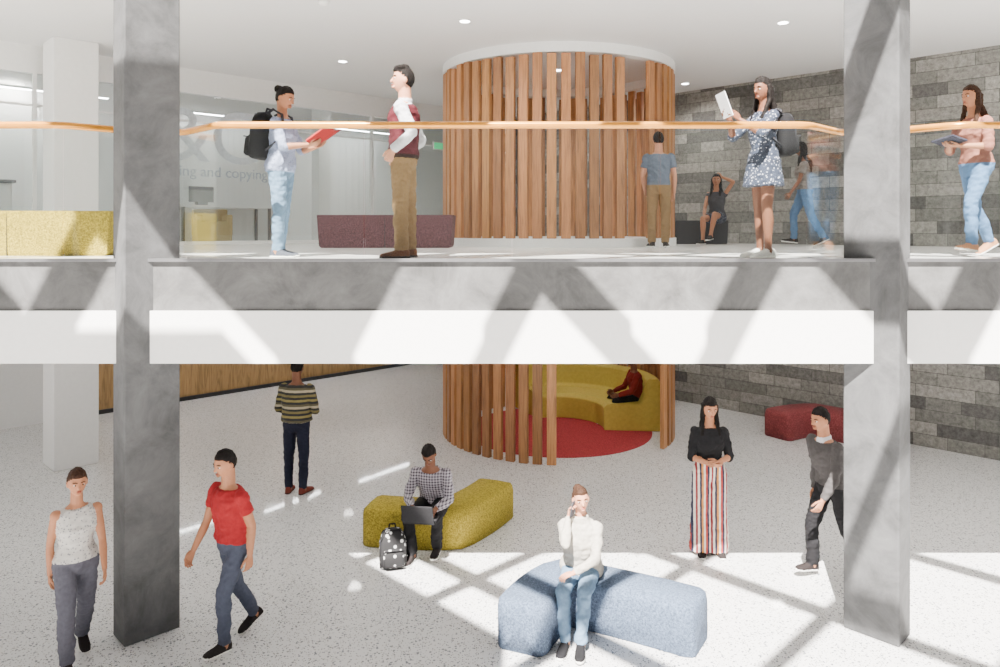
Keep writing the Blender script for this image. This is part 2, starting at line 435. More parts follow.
    if bt in ('dress', 'skirt'):
        hl = o.get('hemlen', .28); fl = o.get('flare', .06)
        A.loft([ring(sp(.16), V((.135*k, 0, 0)), V((0, .10*k, 0))), ring(sp(.06), V((.17*k, 0, 0)), V((0, .13*k, 0))), ring(sp(-.03), V(((.185)*k, 0, 0)), V((0, .15*k, 0))),
                ring(P0-U*hl*k, V(((.19+fl)*k, 0, 0)), V((0, (.155+fl)*k, 0)))], bot)
    # voxel union into one continuous skin
    src = mkobj('tmp', A.v, A.f, [mats[0]])
    fixn(src)
    rm = src.modifiers.new('r', 'REMESH'); rm.mode = 'VOXEL'; rm.voxel_size = o.get('vox', .0075)
    sm_ = src.modifiers.new('s', 'SMOOTH'); sm_.factor = .5; sm_.iterations = 3
    dg = bpy.context.evaluated_depsgraph_get()
    me = bpy.data.meshes.new_from_object(src.evaluated_get(dg))
    bpy.data.objects.remove(src)
    bvh = BVHTree.FromPolygons(A.v, A.f)
    n = len(me.polygons); nvx = len(me.vertices)
    cen = np.empty(n*3); me.polygons.foreach_get('center', cen); cen = cen.reshape(-1, 3)
    nor = np.empty(nvx*3); me.vertices.foreach_get('normal', nor); nor = nor.reshape(-1, 3)
    co_ = np.empty(nvx*3); me.vertices.foreach_get('co', co_); co_ = co_.reshape(-1, 3)
    fs = [tuple(p.vertices) for p in me.polygons]
    idx = [A.m[bvh.find_nearest(c)[2]] for c in cen.tolist()]
    cloth = set(range(len(mats)))-{skin, hairm, sole, shoe}
    vm = [0]*nvx
    for i, fc in enumerate(fs):
        if idx[i] in cloth:
            for vi in fc: vm[vi] = 1
        elif idx[i] == hairm:
            for vi in fc: vm[vi] = 2
    vs = []
    for i in range(nvx):
        q = V(co_[i])
        if vm[i] == 1:
            q += V(nor[i])*(noise.noise(V((q.x*9, q.y*9, q.z*14+q.x*8)))*.011+noise.noise(V((q.x*22+q.z*10, q.y*22, q.z*30)))*.007)
        elif vm[i] == 2:
            q += V(nor[i])*noise.noise(V((q.x*60, q.y*60, q.z*25)))*.006
        vs.append(q)
    B = Acc()
    for pts, rad in fingers: B.limb(pts, rad, skin, 8)
    ew = M(simple('eye_white', (.76, .74, .72), .3, .01)); ei = M(simple('iris', (.10, .06, .04), .2, .01))
    lip = M(simple('lips_'+o.get('skin', 'light'), tuple(c*q for c, q in zip(SK[o.get('skin', 'light')], (.85, .6, .6))), .4, .03))
    for sx in (-1, 1):
        B.ell(hc+HR @ V((sx*.031, .0785, .006))*hs, (.0145*hs, .012*hs, .0068*hs), ew, HR, 12, 8)
        B.ell(hc+HR @ V((sx*.031, .0885, .006))*hs, (.0068*hs, .004*hs, .0068*hs), ei, HR, 10, 6)
        B.limb([hc+HR @ V((sx*.016, .092, .026))*hs, hc+HR @ V((sx*.034, .088, .031))*hs, hc+HR @ V((sx*.05, .075, .026))*hs], [.0035*hs, .0045*hs, .003*hs], hairm, 6)
    B.ell(hc+HR @ V((0, .0955, -.050))*hs, (.022*hs, .007*hs, .0045*hs), lip, HR, 12, 6)
    B.ell(hc+HR @ V((0, .0945, -.058))*hs, (.018*hs, .007*hs, .0055*hs), lip, HR, 12, 6)
    zmin = min(v.z for v in A.v)
    nv = len(vs)
    vs += B.v; fs += [tuple(i+nv for i in q) for q in B.f]; idx += B.m
    vs = [v-V((0, 0, zmin)) for v in vs]
    bpy.data.meshes.remove(me)
    rz = math.radians(heading-90)
    ob = mkobj(name, vs, fs, mats, idx, True, loc=loc, rotz=rz)
    Mx = Matrix.Translation(V(loc)) @ Matrix.Rotation(rz, 4, 'Z')
    W = {}
    for kk, vv in J.items():
        if kk[0] in 'ndt': W[kk] = Mx.to_3x3() @ vv
        else: W[kk] = Mx @ (vv-V((0, 0, zmin)))
    W['M'] = Mx @ Matrix.Translation(V((0, 0, -zmin))); W['sp'] = sp; W['r'] = r; W['f'] = f; W['u'] = u; W['k'] = k; W['ob'] = ob; W['hc'] = Mx @ (hc-V((0, 0, zmin)))
    return W

# ------------------------------------------------------------ props
def backpack(mat_, trim, loc, rot, scale=1.0, straps=None):
    A = Acc()
    def rr(z, w, d, oy=0, n=20):
        out = []
        for j in range(n):
            a = 2*math.pi*j/n; ca, sa = math.cos(a), math.sin(a)
            out.append(V((w*abs(ca)**.5*(1 if ca > 0 else -1), oy+d*abs(sa)**.6*(1 if sa > 0 else -1), z)))
        return out
    A.loft([rr(0, .12, .06), rr(.015, .15, .085), rr(.12, .155, .095), rr(.28, .15, .085), rr(.37, .125, .07), rr(.42, .08, .045), rr(.43, .03, .02)], 0)
    A.loft([rr(.03, .10, .03, -.10), rr(.05, .12, .045, -.10), rr(.18, .115, .04, -.095), rr(.215, .09, .02, -.09)], 0)
    A.limb([V((-.115, -.13, .2)), V((0, -.14, .205)), V((.115, -.13, .2))], [.006]*3, 1, 6)
    A.limb([V((-.14, -.06, .15)), V((-.135, -.06, .30)), V((-.07, -.05, .41)), V((.07, -.05, .41)), V((.135, -.06, .30)), V((.14, -.06, .15))], [.006]*6, 1, 6)
    A.limb([V((-.04, .03, .41)), V((-.03, .04, .46)), V((.03, .04, .46)), V((.04, .03, .41))], [.009]*4, 1, 8)
    for sx in (-1, 1):
        sp_ = straps or [V((.08, .07, .39)), V((.09, .12, .36)), V((.10, .14, .22)), V((.12, .09, .05))]
        for a, b in zip(sp_[:-1], sp_[1:]):
            a = V((a.x*sx, a.y, a.z)); b = V((b.x*sx, b.y, b.z)); d = (b-a).normalized(); s_ = V((1, 0, 0)); t_ = d.cross(s_).normalized()
            s_ = t_.cross(d)
            A.loft([ring(p, s_*.024, t_*.008, 10) for p in (a, b)], 1)
            A.ell(b, (.022, .012, .012), 1, seg=8, rows=6)
    o = A.obj('backpack', [mat_, trim], True)
    o.location = loc; o.rotation_euler = rot; o.scale = (scale,)*3
    return o
def worn_backpack(P, mat_, trim, s=.98):
    k = P['k']
    st = [V((.075, .06, .41)), V((.095, .13, .445)), V((.10, .215, .40)), V((.105, .245, .28)), V((.125, .21, .17)), V((.14, .10, .08))]
    o = backpack(mat_, trim, (0, 0, 0), (0, 0, 0), 1.0, st)
    r, f, u = P['r'], P['f'], P['u']
    R = Matrix((r, f, u)).transposed().to_4x4()
    base = P['sp'](.08)-f*.20*k
    o.matrix_world = P['M'] @ Matrix.Translation(base) @ R @ Matrix.Scale(s*k, 4)
    return o
def slabobj(name, c, ax, ay, az, size, mats, extra=None):
    A = Acc(); R = Matrix((ax, ay, az)).transposed()
    A.box((0, 0, 0), size, 0)
    if extra: extra(A)
    o = A.obj(name, mats); bevel(o, .004, 2)
    o.matrix_world = Matrix.Translation(c) @ R.to_4x4()
    return o
def frame(z, x):
    z = z.normalized(); x = (x-z*x.dot(z)).normalized(); return x, z.cross(x), z
def boomerang(name, pts, w, h, mat_, z0, sharp=.55):
    pts = [V((p[0], p[1], 0)) for p in pts]
    P = []
    a, b, c = pts
    n = 20
    for i in range(n+1):
        t = i/n
        q = (a*(1-t)**2+b*2*t*(1-t)+c*t*t)
        lin_ = (a.lerp(b, t*2) if t < .5 else b.lerp(c, t*2-1))
        P.append(q.lerp(lin_, sharp))
    c0 = sum(P, V())/len(P)
    P = [p-c0 for p in P]
    A = Acc(); rings = []
    N_ = len(P)
    prof = [(-.93, 0), (.93, 0), (.99, .04), (1.0, .5), (1.0, .8), (.95, .93), (.84, 1.0), (0, 1.015), (-.84, 1.0), (-.95, .93), (-1.0, .8), (-1.0, .5), (-.99, .04)]
    T = [((P[min(i+1, N_-1)]-P[max(i-1, 0)]).normalized()) for i in range(N_)]
    st = [(P[0]-T[0]*.10, T[0], .72, .90), (P[0]-T[0]*.08, T[0], .88, .97), (P[0]-T[0]*.03, T[0], .98, 1.0)]+[(p, t, 1, 1) for p, t in zip(P, T)] + \
         [(P[-1]+T[-1]*.03, T[-1], .98, 1), (P[-1]+T[-1]*.08, T[-1], .88, .97), (P[-1]+T[-1]*.10, T[-1], .72, .90)]
    for p, t, s, hs in st:
        n = V((-t.y, t.x, 0))
        rings.append([p+n*a*w/2*s+V((0, 0, b*h*hs)) for a, b in prof])
    A.loft(rings, 0)
    return A.obj(name, [mat_], True, loc=(c0.x, c0.y, z0))

# ------------------------------------------------------------ room shell
def plate(name, x0, x1, y0, y1, z0, z1, mat_):
    A = Acc(); c = ((x0+x1)/2, (y0+y1)/2, (z0+z1)/2)
    A.box((0, 0, 0), (x1-x0, y1-y0, z1-z0)); o = A.obj(name, [mat_]); o.location = c
    return o
DC = V((.80, 13.08, 0)); DR = 1.96
def cut_hole(o, r):
    n = 64; A = Acc()
    A.loft([[V((DC.x+r*math.cos(2*math.pi*j/n), DC.y+r*math.sin(2*math.pi*j/n), z)) for j in range(n)] for z in (1.5, 7.5)], 0)
    c = A.obj('cutter', [M_white])
    m = o.modifiers.new('b', 'BOOLEAN'); m.object = c; m.operation = 'DIFFERENCE'; m.solver = 'EXACT'
    dg = bpy.context.evaluated_depsgraph_get(); me = bpy.data.meshes.new_from_object(o.evaluated_get(dg))
    o.modifiers.clear(); o.data = me; bpy.data.objects.remove(c)
plate('floor', -16, 16, -8, 26, -.3, 0, M_terr)
up = plate('floor_upper', -14, 12.0, YF+.02, 26, 2.80, ZU, M_conc2)
up.data.materials.append(M_terr2)
cut_hole(up, 1.80)
for p in up.data.polygons:
    p.material_index = 1 if p.normal.z > .9 else 0
so = plate('ceiling_lower', -14, 12.0, YF+.302, 26, ZS+.12, 2.799, M_white); cut_hole(so, 1.80)
plate('fascia_panel', -14, 12.0, YF, YF+.30, ZS, 2.80, M_white)
plate('trim_1', -14, 12.0, YF-.012, YF+.06, ZU-.005, ZU+.022, M_steel)
plate('ceiling', -16, 16, YF-.1, 26, ZC, ZC+.4, M_ceil)
def wall(name, p0, p1, z0, z1, th, mat_, out):
    p0 = V((*p0, 0)); p1 = V((*p1, 0)); d = (p1-p0); L = d.length; d.normalize(); n = V((-d.y, d.x, 0))
    sgn = -1 if n.dot(V((*out, 0))) < 0 else 1
    A = Acc(); A.box((L/2, sgn*th/2, (z1-z0)/2), (L, th, z1-z0)); o = A.obj(name, [mat_])
    o.location = (p0.x, p0.y, z0); o.rotation_euler = (0, 0, math.atan2(d.y, d.x)); return o
AX = (-1.65, 20.35)
wall('wall_right', AX, (14, 4.7), 0, ZS+.12, .3, M_brick, (1, 1))
wall('wall_right', AX, (14, 4.7), ZU, ZC, .3, M_brick, (1, 1))
wall('wall_left', (-16, 6.0), (-7.95, 14.05), 0, ZS+.12, .3, M_white, (-1, 1))
wall('wall_left', (-7.95, 14.05), AX, 0, ZS+.12, .3, M_woodp, (-1, 1))
wall('wall_left', (-16, 6.0), AX, ZU, ZC, .3, M_white, (-1, 1))
wall('baseboard_left', (-7.95, 14.02), (-1.68, 20.32), 0, .08, .03, M_dark, (1, -1))
wall('trim_2', (-13, 5.6), (-.05, 18.55), ZC-.42, ZC, .12, M_white, (-1, 1))
gA = Acc()
L = 18.3
gA.box((L/2, 0, (ZC-.42-ZU)/2), (L, .012, ZC-.42-ZU), 0)
for i in range(10):
    gA.box((i*2.03+.02, 0, (ZC-.42-ZU)/2), (.05, .08, ZC-.42-ZU), 1)
gA.box((L/2, 0, .03), (L, .08, .06), 1); gA.box((L/2, 0, 2.15), (L, .05, .03), 1)
sg = gA.obj('window_1', [M_glass2, M_white]); sg.location = (-13, 5.62, ZU); sg.rotation_euler = (0, 0, math.radians(45))
ct = Acc(); ct.box((0, 0, .5), (3.2, .7, 1.0), 0); ct.box((0, 0, 1.03), (3.3, .8, .05), 1)
ct.box((-.8, 0, 1.16), (.6, .5, .22), 2); ct.box((.7, 0, 1.16), (.5, .5, .2), 2)
c_ = ct.obj('service_counter', [M_white, M_steel, simple('printer', (.75, .76, .78))]); c_.location = (-9.3, 11.0, ZU); c_.rotation_euler = (0, 0, math.radians(45)); bevel(c_, .01)
tb = Acc(); tb.box((0, 0, .73), (2.0, .75, .04), 0)
for x in (-.9, .9):
    for y in (-.3, .3): tb.box((x, y, .36), (.05, .05, .72), 1)
tb.box((-.4, .05, .98), (.5, .03, .32), 2); tb.box((-.4, .05, .79), (.2, .16, .08), 2)
t_ = tb.obj('work_table', [M_white, M_steel, simple('screen_grey', (.35, .36, .38))]); t_.location = (-6.0, 15.5, ZU); t_.rotation_euler = (0, 0, math.radians(45))

def column(name, F0, a, b, sx, z0, z1, m):
    Fp = V((F0[0], F0[1], 0)); e1 = V((sx*a, a, 0)); e2 = V((-sx*b, b, 0))
    c = Fp+(e1+e2)/2
    P = [Fp-c, Fp+e1-c, Fp+e1+e2-c, Fp+e2-c]
    A = Acc(); A.loft([[p+V((0, 0, z)) for p in P] for z in (0, z1-z0)], 0)
    o = A.obj(name, [m]); o.location = (c.x, c.y, z0); bevel(o, .012, 2); return o
column('concrete_column', (-3.24, 6.265), .325, .2, 1, 0, 9.8, M_conc)
column('concrete_column', (3.235, 6.265), .325, .2, -1, 0, 9.8, M_conc)
column('white_column', (-6.6, 10.8), .42, .42, 1, 0, ZS+.12, M_white)
column('white_column', (-6.6, 10.8), .42, .42, 1, ZU, ZC, M_white)
column('white_column', (-4.2, 16.3), .22, .22, 1, ZU, ZC, M_white)

# ------------------------------------------------------------ slatted drum
A = Acc(); tones = []
random.seed(11)
ns = 58
def slat(a, z0, z1):
    a = math.radians(a); c = DC+V((math.sin(a), -math.cos(a), 0))*DR
    R = Matrix.Rotation(a, 3, 'Z')
    A.box((c.x, c.y, (z0+z1)/2), (.140, .07, z1-z0), 0, R)
    t = random.uniform(.7, 1.3); tones.extend([(t, t*random.uniform(.95, 1.02), t*random.uniform(.9, 1.0), 1)]*8)
for i in range(ns):
    a = -180+i*360/ns
    if not (-3 < a < 50): slat(a, .002, ZS+.119)
    if not (29 < a < 41): slat(a, ZU+.131, ZC-.152-random.choice([0, .02, .04]))
dr = mkobj('slatted_timber_drum', A.v, A.f, [M_slat], A.m)
ca = dr.data.color_attributes.new('tone', 'FLOAT_COLOR', 'POINT')
for i, t in enumerate(tones): ca.data[i].color = t
fixn(dr); bevel(dr, .006, 2)
def ringobj(name, r0, r1, z0, z1, m, n=72):
    B = Acc()
    cs = []
    for i in range(n):
        a = 2*math.pi*i/n; d = V((math.sin(a), -math.cos(a), 0))
        cs.append([d*r0+V((0, 0, z0)), d*r1+V((0, 0, z0)), d*r1+V((0, 0, z1)), d*r0+V((0, 0, z1))])
    vs = [p for c in cs for p in c]; fs = []
    for i in range(n):
        j = (i+1) % n
        for q in range(4): fs.append((i*4+q, i*4+(q+1) % 4, j*4+(q+1) % 4, j*4+q))
    B.add(vs, fs, 0)
    o = B.obj(name, [m]); o.location = (DC.x, DC.y, 0); return o
ringobj('drum_kerb', 1.80, 2.02, ZU, ZU+.13, M_white)
ringobj('drum_top_ring', 1.84, 2.00, ZC-.15, ZC-.001, M_white)
def inring(name, a0, a1, m):
    B = Acc()
    prof = [(.80, 0), (.79, .38), (.85, .45), (1.45, .45), (1.50, .50), (1.53, .86), (1.57, .90), (1.72, .90), (1.76, .86), (1.76, 0)]
    rings = []
    for i in range(49):
        a = math.radians(a0+(a1-a0)*i/48); d = V((math.sin(a), -math.cos(a), 0)); rings.append([d*r_+V((0, 0, z_)) for r_, z_ in prof])
    B.loft(rings, 0); o = B.obj(name, [m]); bevel(o, .02, 2); o.location = (DC.x, DC.y, 0.013)
    return o
M_yel = fabric('yellow_fabric', (.58, .51, .13)); M_blue = fabric('blue_fabric', (.31, .37, .46)); M_red = fabric('red_fabric', (.48, .20, .21))
M_pur = fabric('plum_fabric', (.37, .24, .26)); M_yel2 = simple('yellow_upholstery', (.72, .65, .30), .8, .08)
inring('curved_booth_sofa', 84, 205, M_yel2)
cp = Acc(); cp.loft([[V((1.62*math.cos(2*math.pi*j/64), 1.62*math.sin(2*math.pi*j/64), z)) for j in range(64)] for z in (0.001, .012)], 0)
c_ = cp.obj('round_carpet', [fabric('red_carpet', (.58, .15, .17))]); c_.location = (DC.x, DC.y, 0.0)

# ------------------------------------------------------------ balustrade
rp = [(-12, 6.6), (-3.95, 6.6), (-3.5, 7.05), (-3.12, 7.12), (-2.6, 6.6), (2.6, 6.6), (3.12, 7.12), (3.5, 7.05), (3.95, 6.6), (12, 6.6)]
def fillet(pts, rad=.12, n=6):
    out = [V((*pts[0], 0))]
    for i in range(1, len(pts)-1):
        a, b, c = [V((*p, 0)) for p in pts[i-1:i+2]]
        p0 = b+(a-b).normalized()*rad; p1 = b+(c-b).normalized()*rad
        for j in range(n+1):
            t = j/n; out.append(p0*(1-t)**2+b*2*t*(1-t)+p1*t*t)
    out.append(V((*pts[-1], 0))); return out
rl = Acc(); fp = fillet(rp); rings = []
for i, p in enumerate(fp):
    t = (fp[min(i+1, len(fp)-1)]-fp[max(i-1, 0)]).normalized(); n = V((-t.y, t.x, 0))
    rings.append([p+V((0, 0, 4.415))+n*.036*math.cos(q*math.pi/6)+V((0, 0, .032*math.sin(q*math.pi/6))) for q in range(12)])
rl.loft(rings, 0)
hr = rl.obj('handrail', [M_rail], True)
gp = Acc()
def gpanel(a, b):
    a = V((*a, 0)); b = V((*b, 0)); d = b-a; L = d.length; d.normalize(); ang = math.atan2(d.y, d.x); c = (a+b)/2
    gp.box((c.x, c.y, (ZU+.024+4.383)/2), (L-.014, .014, 4.383-ZU-.024), 0, Matrix.Rotation(ang, 3, 'Z'))
for a, b in zip(rp[:-1], rp[1:]):
    A_, B_ = V((*a, 0)), V((*b, 0)); L = (B_-A_).length; n = max(1, round(L/1.35))
    for i in range(n):
        p = A_.lerp(B_, i/n); q = A_.lerp(B_, (i+1)/n); gpanel((p.x, p.y), (q.x, q.y))
gp.obj('glass_balustrade', [M_glass])

# ------------------------------------------------------------ skylight over the atrium
SD = V((.2, .72, -1.0))
ZR = 10.0
sk = Acc()
YS = 1.0      # beams thinned below this Y, shaped so more sun reaches the floor
def rbeam(X0, dx, w, w2=.09):
    t = ZR-ZU; p = V((X0-SD.x*t, YF-SD.y*t, ZR)); d = V((dx, .72, 0)).normalized()
    a = p-d*14; b = p+d*9
    m = p+d*((YS-p.y)/d.y)
    for q0, q1, ww in ((a, m, w2), (m, b, w)):
        c = (q0+q1)/2; sk.box(c, ((q1-q0).length, ww, .22), 0, Matrix.Rotation(math.atan2(d.y, d.x), 3, 'Z'))
for X0, w in ((-5.7, .14), (-3.7, .30), (-1.45, .65), (.2, .18), (2.12, .21), (4.1, .28), (6.0, .15), (8, .15), (10, .15)): rbeam(X0, .70, w)
for X0, w in ((-7.5, .15), (-5.0, .50), (-2.3, .55), (.28, .24), (2.93, .34), (5.6, .15), (8.2, .15)): rbeam(X0, -.73, w)
sk.obj('skylight_frame', [M_steel])
rpn = Acc()  # unseen opaque panel, added to shade the left column and nearby floor
poly = [(-16, .95), (-4.0, .95), (-2.1, -.95), (-2.1, -2.15), (-16, -2.15)]
rpn.loft([[V((x, y, z)) for x, y in poly] for z in (ZR+.14, ZR+.22)], 0)
rpn.obj('sun_blocker', [M_white])

# ------------------------------------------------------------ lights
def downlight(x, y, z, pw=25, e=25):
    A = Acc(); n = 20
    A.loft([[V((.085*math.cos(2*math.pi*j/n), .085*math.sin(2*math.pi*j/n), q)) for j in range(n)] for q in (-.012, 0)], 0)
    A.loft([[V((.065*math.cos(2*math.pi*j/n), .065*math.sin(2*math.pi*j/n), q)) for j in range(n)] for q in (-.016, -.010)], 1)
    o = A.obj('downlight', [M_white, emis('lampdisc%d' % e, (1, .98, .95), e)]); o.location = (x, y, z)
    l = bpy.data.lights.new('downlight_bulb', 'SPOT'); l.energy = pw; l.spot_size = math.radians(155); l.spot_blend = .8; l.shadow_soft_size = .10; l.color = (1, .95, .88)
    l.specular_factor = 0.0
    lo = bpy.data.objects.new('bulb', l); lo.location = (0, 0, -.03); lo.parent = o; col.objects.link(lo)
for x, y in ((-.63, 10), (3.64, 10.07), (-2.8, 12.4), (3.3, 14.3), (-4.2, 9.2), (6.6, 9.6), (-6.4, 15.8), (-8.6, 13.0), (-9.6, 10.6), (-3.2, 16.6), (1.2, 16.4)):
    downlight(x, y, ZC, 275)
for x, y in ((-5, 8.6), (-2, 8.2), (1.5, 8.6), (4.6, 8.6), (-6, 12.8), (-2.6, 12.4), (4.2, 11.8), (-3.4, 15.6), (0, 16.5), (3.6, 14.2), (-7.8, 9.6), (7.4, 9.4)):  # unseen lamps in the lower ceiling, added as fill light
    downlight(x, y, ZS+.12, 82, 3)
downlight(DC.x, DC.y, ZC, 560)
def linlight(a, b, z, s=14):
    a = V((*a, z)); b = V((*b, z)); d = b-a; A = Acc()
    A.box((0, 0, .02), (d.length, .09, .04), 0); A.box((0, 0, -.004), (d.length-.04, .06, .012), 1)
    o = A.obj('linear_light', [M_white, emis('tube%d' % s, (1, 1, 1), s)]); o.location = (a+b)/2; o.rotation_euler = (0, 0, math.atan2(d.y, d.x))
linlight((-3.6, 17.6), (-2.6, 18.9), ZS+.075, 80); linlight((-6.9, 14.2), (-6.0, 15.2), ZS+.075, 80); linlight((-5.2, 15.7), (-4.3, 16.9), ZS+.075, 80)
linlight((-8.6, 12.0), (-7.2, 13.4), ZC-.45, 40); linlight((-6.8, 14.6), (-5.4, 16.0), ZC-.45, 40); linlight((-4.2, 17.2), (-3.0, 18.4), ZC-.45, 40)
sd = Acc(); sd.ell((0, 0, -.01), (.07, .07, .035), 0); sd.obj('smoke_detector', [M_white], True, loc=(-2.3, 9.15, ZC-.01))
es = Acc(); es.box((0, 0, 0), (.36, .03, .17), 0); es.box((0, -.017, 0), (.33, .004, .14), 1)
e = es.obj('exit_sign', [M_white, emis('exit_green', (.05, .5, .2), .9)]); e.location = (-1.62, 16.75, 5.35)
e.rotation_euler = (0, 0, math.radians(45))
def textobj(s, size, pos, m):
    cu = bpy.data.curves.new('sign_text', 'FONT'); cu.body = s; cu.size = size; cu.extrude = .01; cu.materials.append(m)
    o = bpy.data.objects.new('shop_sign_lettering', cu); col.objects.link(o)
    o.matrix_world = Matrix.Translation(pos) @ Matrix(((.7071, 0, .7071), (.7071, 0, -.7071), (0, 1, 0))).to_4x4()
    return o
M_txt = simple('sign_grey', (.72, .75, .78), .5)
d45 = V((.7071, .7071, 0)); g0 = V((-13, 5.62, 0))+V((.05, -.05, 0))
textobj('&C', 1.35, g0+d45*9.95+V((0, 0, 4.68)), M_txt)
textobj('printing and copying', .26, g0+d45*9.75+V((0, 0, 4.42)), simple('sign_grey_dark', (.60, .64, .68), .5))

# ------------------------------------------------------------ furniture
boomerang('modular_sofa', [(.10, 6.28), (.38, 7.0), (1.50, 6.32)], .46, .41, M_blue, 0)
boomerang('modular_sofa', [(-1.52, 8.48), (-.60, 8.28), (-.22, 9.15)], .50, .42, M_yel, 0)
boomerang('modular_sofa', [(4.5, 12.6), (5.2, 13.1), (5.95, 11.9)], .55, .45, M_red, 0)
def bench(name, c, s, m, rz=0, z=ZU):
    A = Acc(); w, d, h = s
    A.loft([[V((a*w*q/2, b*d*q/2, zz)) for a, b in ((-1, -1), (1, -1), (1, 1), (-1, 1))] for zz, q in ((0, .94), (.03, .97), (h, 1.0))], 0)
    A.box((0, 0, h*.5), (.008, d*1.0, h*.99), 1)
    o = A.obj(name, [m, M_dark]); o.location = (*c, z); o.rotation_euler = (0, 0, rz); bevel(o, .035, 4); return o
bench('upholstered_bench', (-1.85, 11.2), (1.98, .6, .48), M_pur)
bench('upholstered_bench', (-5.15, 7.95), (2.1, .62, .46), M_yel)
bench('upholstered_bench', (3.45, 13.9), (.95, .6, .43), simple('charcoal_fabric', (.20, .20, .21), .9, .2, 60))
ac = Acc()
ac.box((0, 0, .22), (.62, .6, .40)); ac.box((0, .26, .42), (.62, .14, .46)); ac.box((-.26, 0, .34), (.12, .6, .40)); ac.box((.26, 0, .34), (.12, .6, .40))
o = ac.obj('armchair', [simple('ochre_fabric', (.66, .58, .40), .9, .15, 50)]); o.location = (-5.6, 14.0, ZU); o.rotation_euler = (0, 0, math.radians(30)); bevel(o, .03, 3)

# ------------------------------------------------------------ people placement
def S(name, c, **k): return simple(name, c, .85, .1, 40, spec=.2, **k)
denim = S('light_denim', (.40, .50, .60)); denim2 = S('mid_denim', (.31, .43, .57)); navy = S('navy_trousers', (.12, .13, .19)); khaki = S('khaki', (.50, .40, .27))
blackc = S('black_cloth', (.09, .09, .10)); whitec = S('white_shirt', (.77, .77, .79)); burg = S('burgundy', (.30, .10, .13))
lshirt = spotted('pale_print', (.56, .59, .70), (.34, .39, .52), 60, .28)
leather = S('tan_boot', (.40, .25, .15)); sneaker = S('white_sneaker', (.78, .78, .77)); dsh = S('dark_shoe', (.14, .12, .12)); bsh = S('brown_shoe', (.42, .20, .17))
darksole = S('sole_dark', (.2, .17, .15)); beltm = S('belt_leather', (.16, .10, .07))
floral = spotted('floral_dress', (.16, .19, .26), (.66, .67, .72), 38, .27)
bagm = S('bag_black', (.08, .08, .09)); bagt = S('bag_trim', (.20, .20, .22))
sitleg = lambda sx, out=.12, fwd=1.0, sh=0.0: ((sx*out, fwd, -.03), (0, sh, -1), (sx*.15, 1, 0))

P = person('woman_reading', (-2.24, 7.28, ZU), -8, 1.67, True, dict(lean=(0, .04, 1), head=(-6, 20), ikR=('hip', (.10, .34, .22), (.5, -.4, -.6)), ikL=('hip', (-.08, .34, .22), (-.5, -.4, -.6)),
    handR=((-.2, 1, .2), (-.5, 0, .8), 30), handL=((.2, 1, .2), (.5, 0, .8), 30), legR=((.02, .06, -1), (0, -.06, -1), (.1, 1, 0)), legL=((-.03, -.05, -1), (0, -.1, -1), (-.1, 1, 0))),
    dict(top=lshirt, sleeve='elbow', bottom=denim, btype='jeans', shoes=S('grey_sneaker', (.30, .31, .35)), skin='tan', hair='bun', loose=.015, hem=-.04, vox=.0065))
worn_backpack(P, bagm, bagt, 1.12)
def openbook(name, P, m, sz=(.30, .22), d=.06):
    c = (P['handR']+P['handL'])/2+V((0, 0, .02)); fwd = (P['dR']+P['dL']).normalized()
    x, y, z = frame(V((0, 0, 1))-fwd*.6, P['handR']-P['handL'])
    A = Acc()
    for s_ in (-1, 1):
        R = Matrix.Rotation(s_*math.radians(-14), 3, 'Y')
        A.box(R @ V((s_*sz[0]/4, 0, 0)), (sz[0]/2, sz[1], .008), 0, R); A.box(R @ V((s_*sz[0]/4, 0, .010)), (sz[0]/2-.01, sz[1]-.015, .012), 1, R)
    o = A.obj(name, [m, simple('paper2', (.62, .16, .15))]); o.matrix_world = Matrix.Translation(c+fwd*d) @ Matrix((x, y, z)).transposed().to_4x4(); return o
openbook('open_folder', P, S('red_cover', (.55, .08, .08)), (.34, .26))

P = person('man_in_vest', (-1.04, 7.2, ZU), 176, 1.83, False, dict(lean=(0, -.03, 1), head=(22, -4), ikL=('hip', (-.19, .06, .06), (-.5, -1, -.2)), ikR=('hip', (.19, .08, .04), (.5, -1, -.2)),
    handL=((.2, .5, -.9), (1, 0, 0), 40), handR=((-.2, .5, -.9), (-1, 0, 0), 40), legL=((-.05, .02, -1), (0, -.04, -1), (-.2, 1, 0)), legR=((.04, -.05, -1), (0, -.03, -1), (.2, 1, 0))),
    dict(top=whitec, inner=whitec, vest=burg, sleevem=whitec, sleeve='long', bottom=khaki, belt=beltm, btype='pants', shoes=leather, sole=darksole, boots=True, skin='light', hair='quiff', vol=1.10, bulk=1.04, vox=.0065))

P = person('woman_with_tablet', (2.42, 7.22, ZU), 195, 1.74, True, dict(lean=(0, -.02, 1), head=(14, 6), ikR=('hip', (.04, .34, .42), (.6, -.3, -.7)), ikL=('hip', (-.10, .32, .40), (-.6, -.2, -.7)),
    handR=((-.1, .6, .6), (-.7, .5, .2), 20), handL=((.1, .6, .6), (.7, .5, .2), 25), legR=((.02, -.03, -1), (0, -.04, -1), (.2, 1, 0)), legL=((-.02, .06, -1), (0, -.04, -1), (-.1, 1, 0))),
    dict(top=floral, sleeve='elbow', bottom=floral, btype='dress', hem=-.02, hemlen=.22, flare=.03, shoes=sneaker, skin='brown', hair='long', vol=1.12, hlen=.32, vox=.0065))
worn_backpack(P, bagm, bagt)
c = (P['handR']+P['handL'])/2; fw = V((math.cos(math.radians(195)), math.sin(math.radians(195)), 0))
x, y, z = frame(-fw+V((0, 0, .35)), V((0, 1, 0)))
slabobj('tablet', c+fw*.05+V((0, 0, .08)), x, y, z, (.17, .24, .009), [simple('tablet_white', (.93, .93, .94), .3, .01), emis('tablet_screen', (.85, .9, 1), .8)], lambda A: A.box((0, 0, .005), (.15, .20, .002), 1))

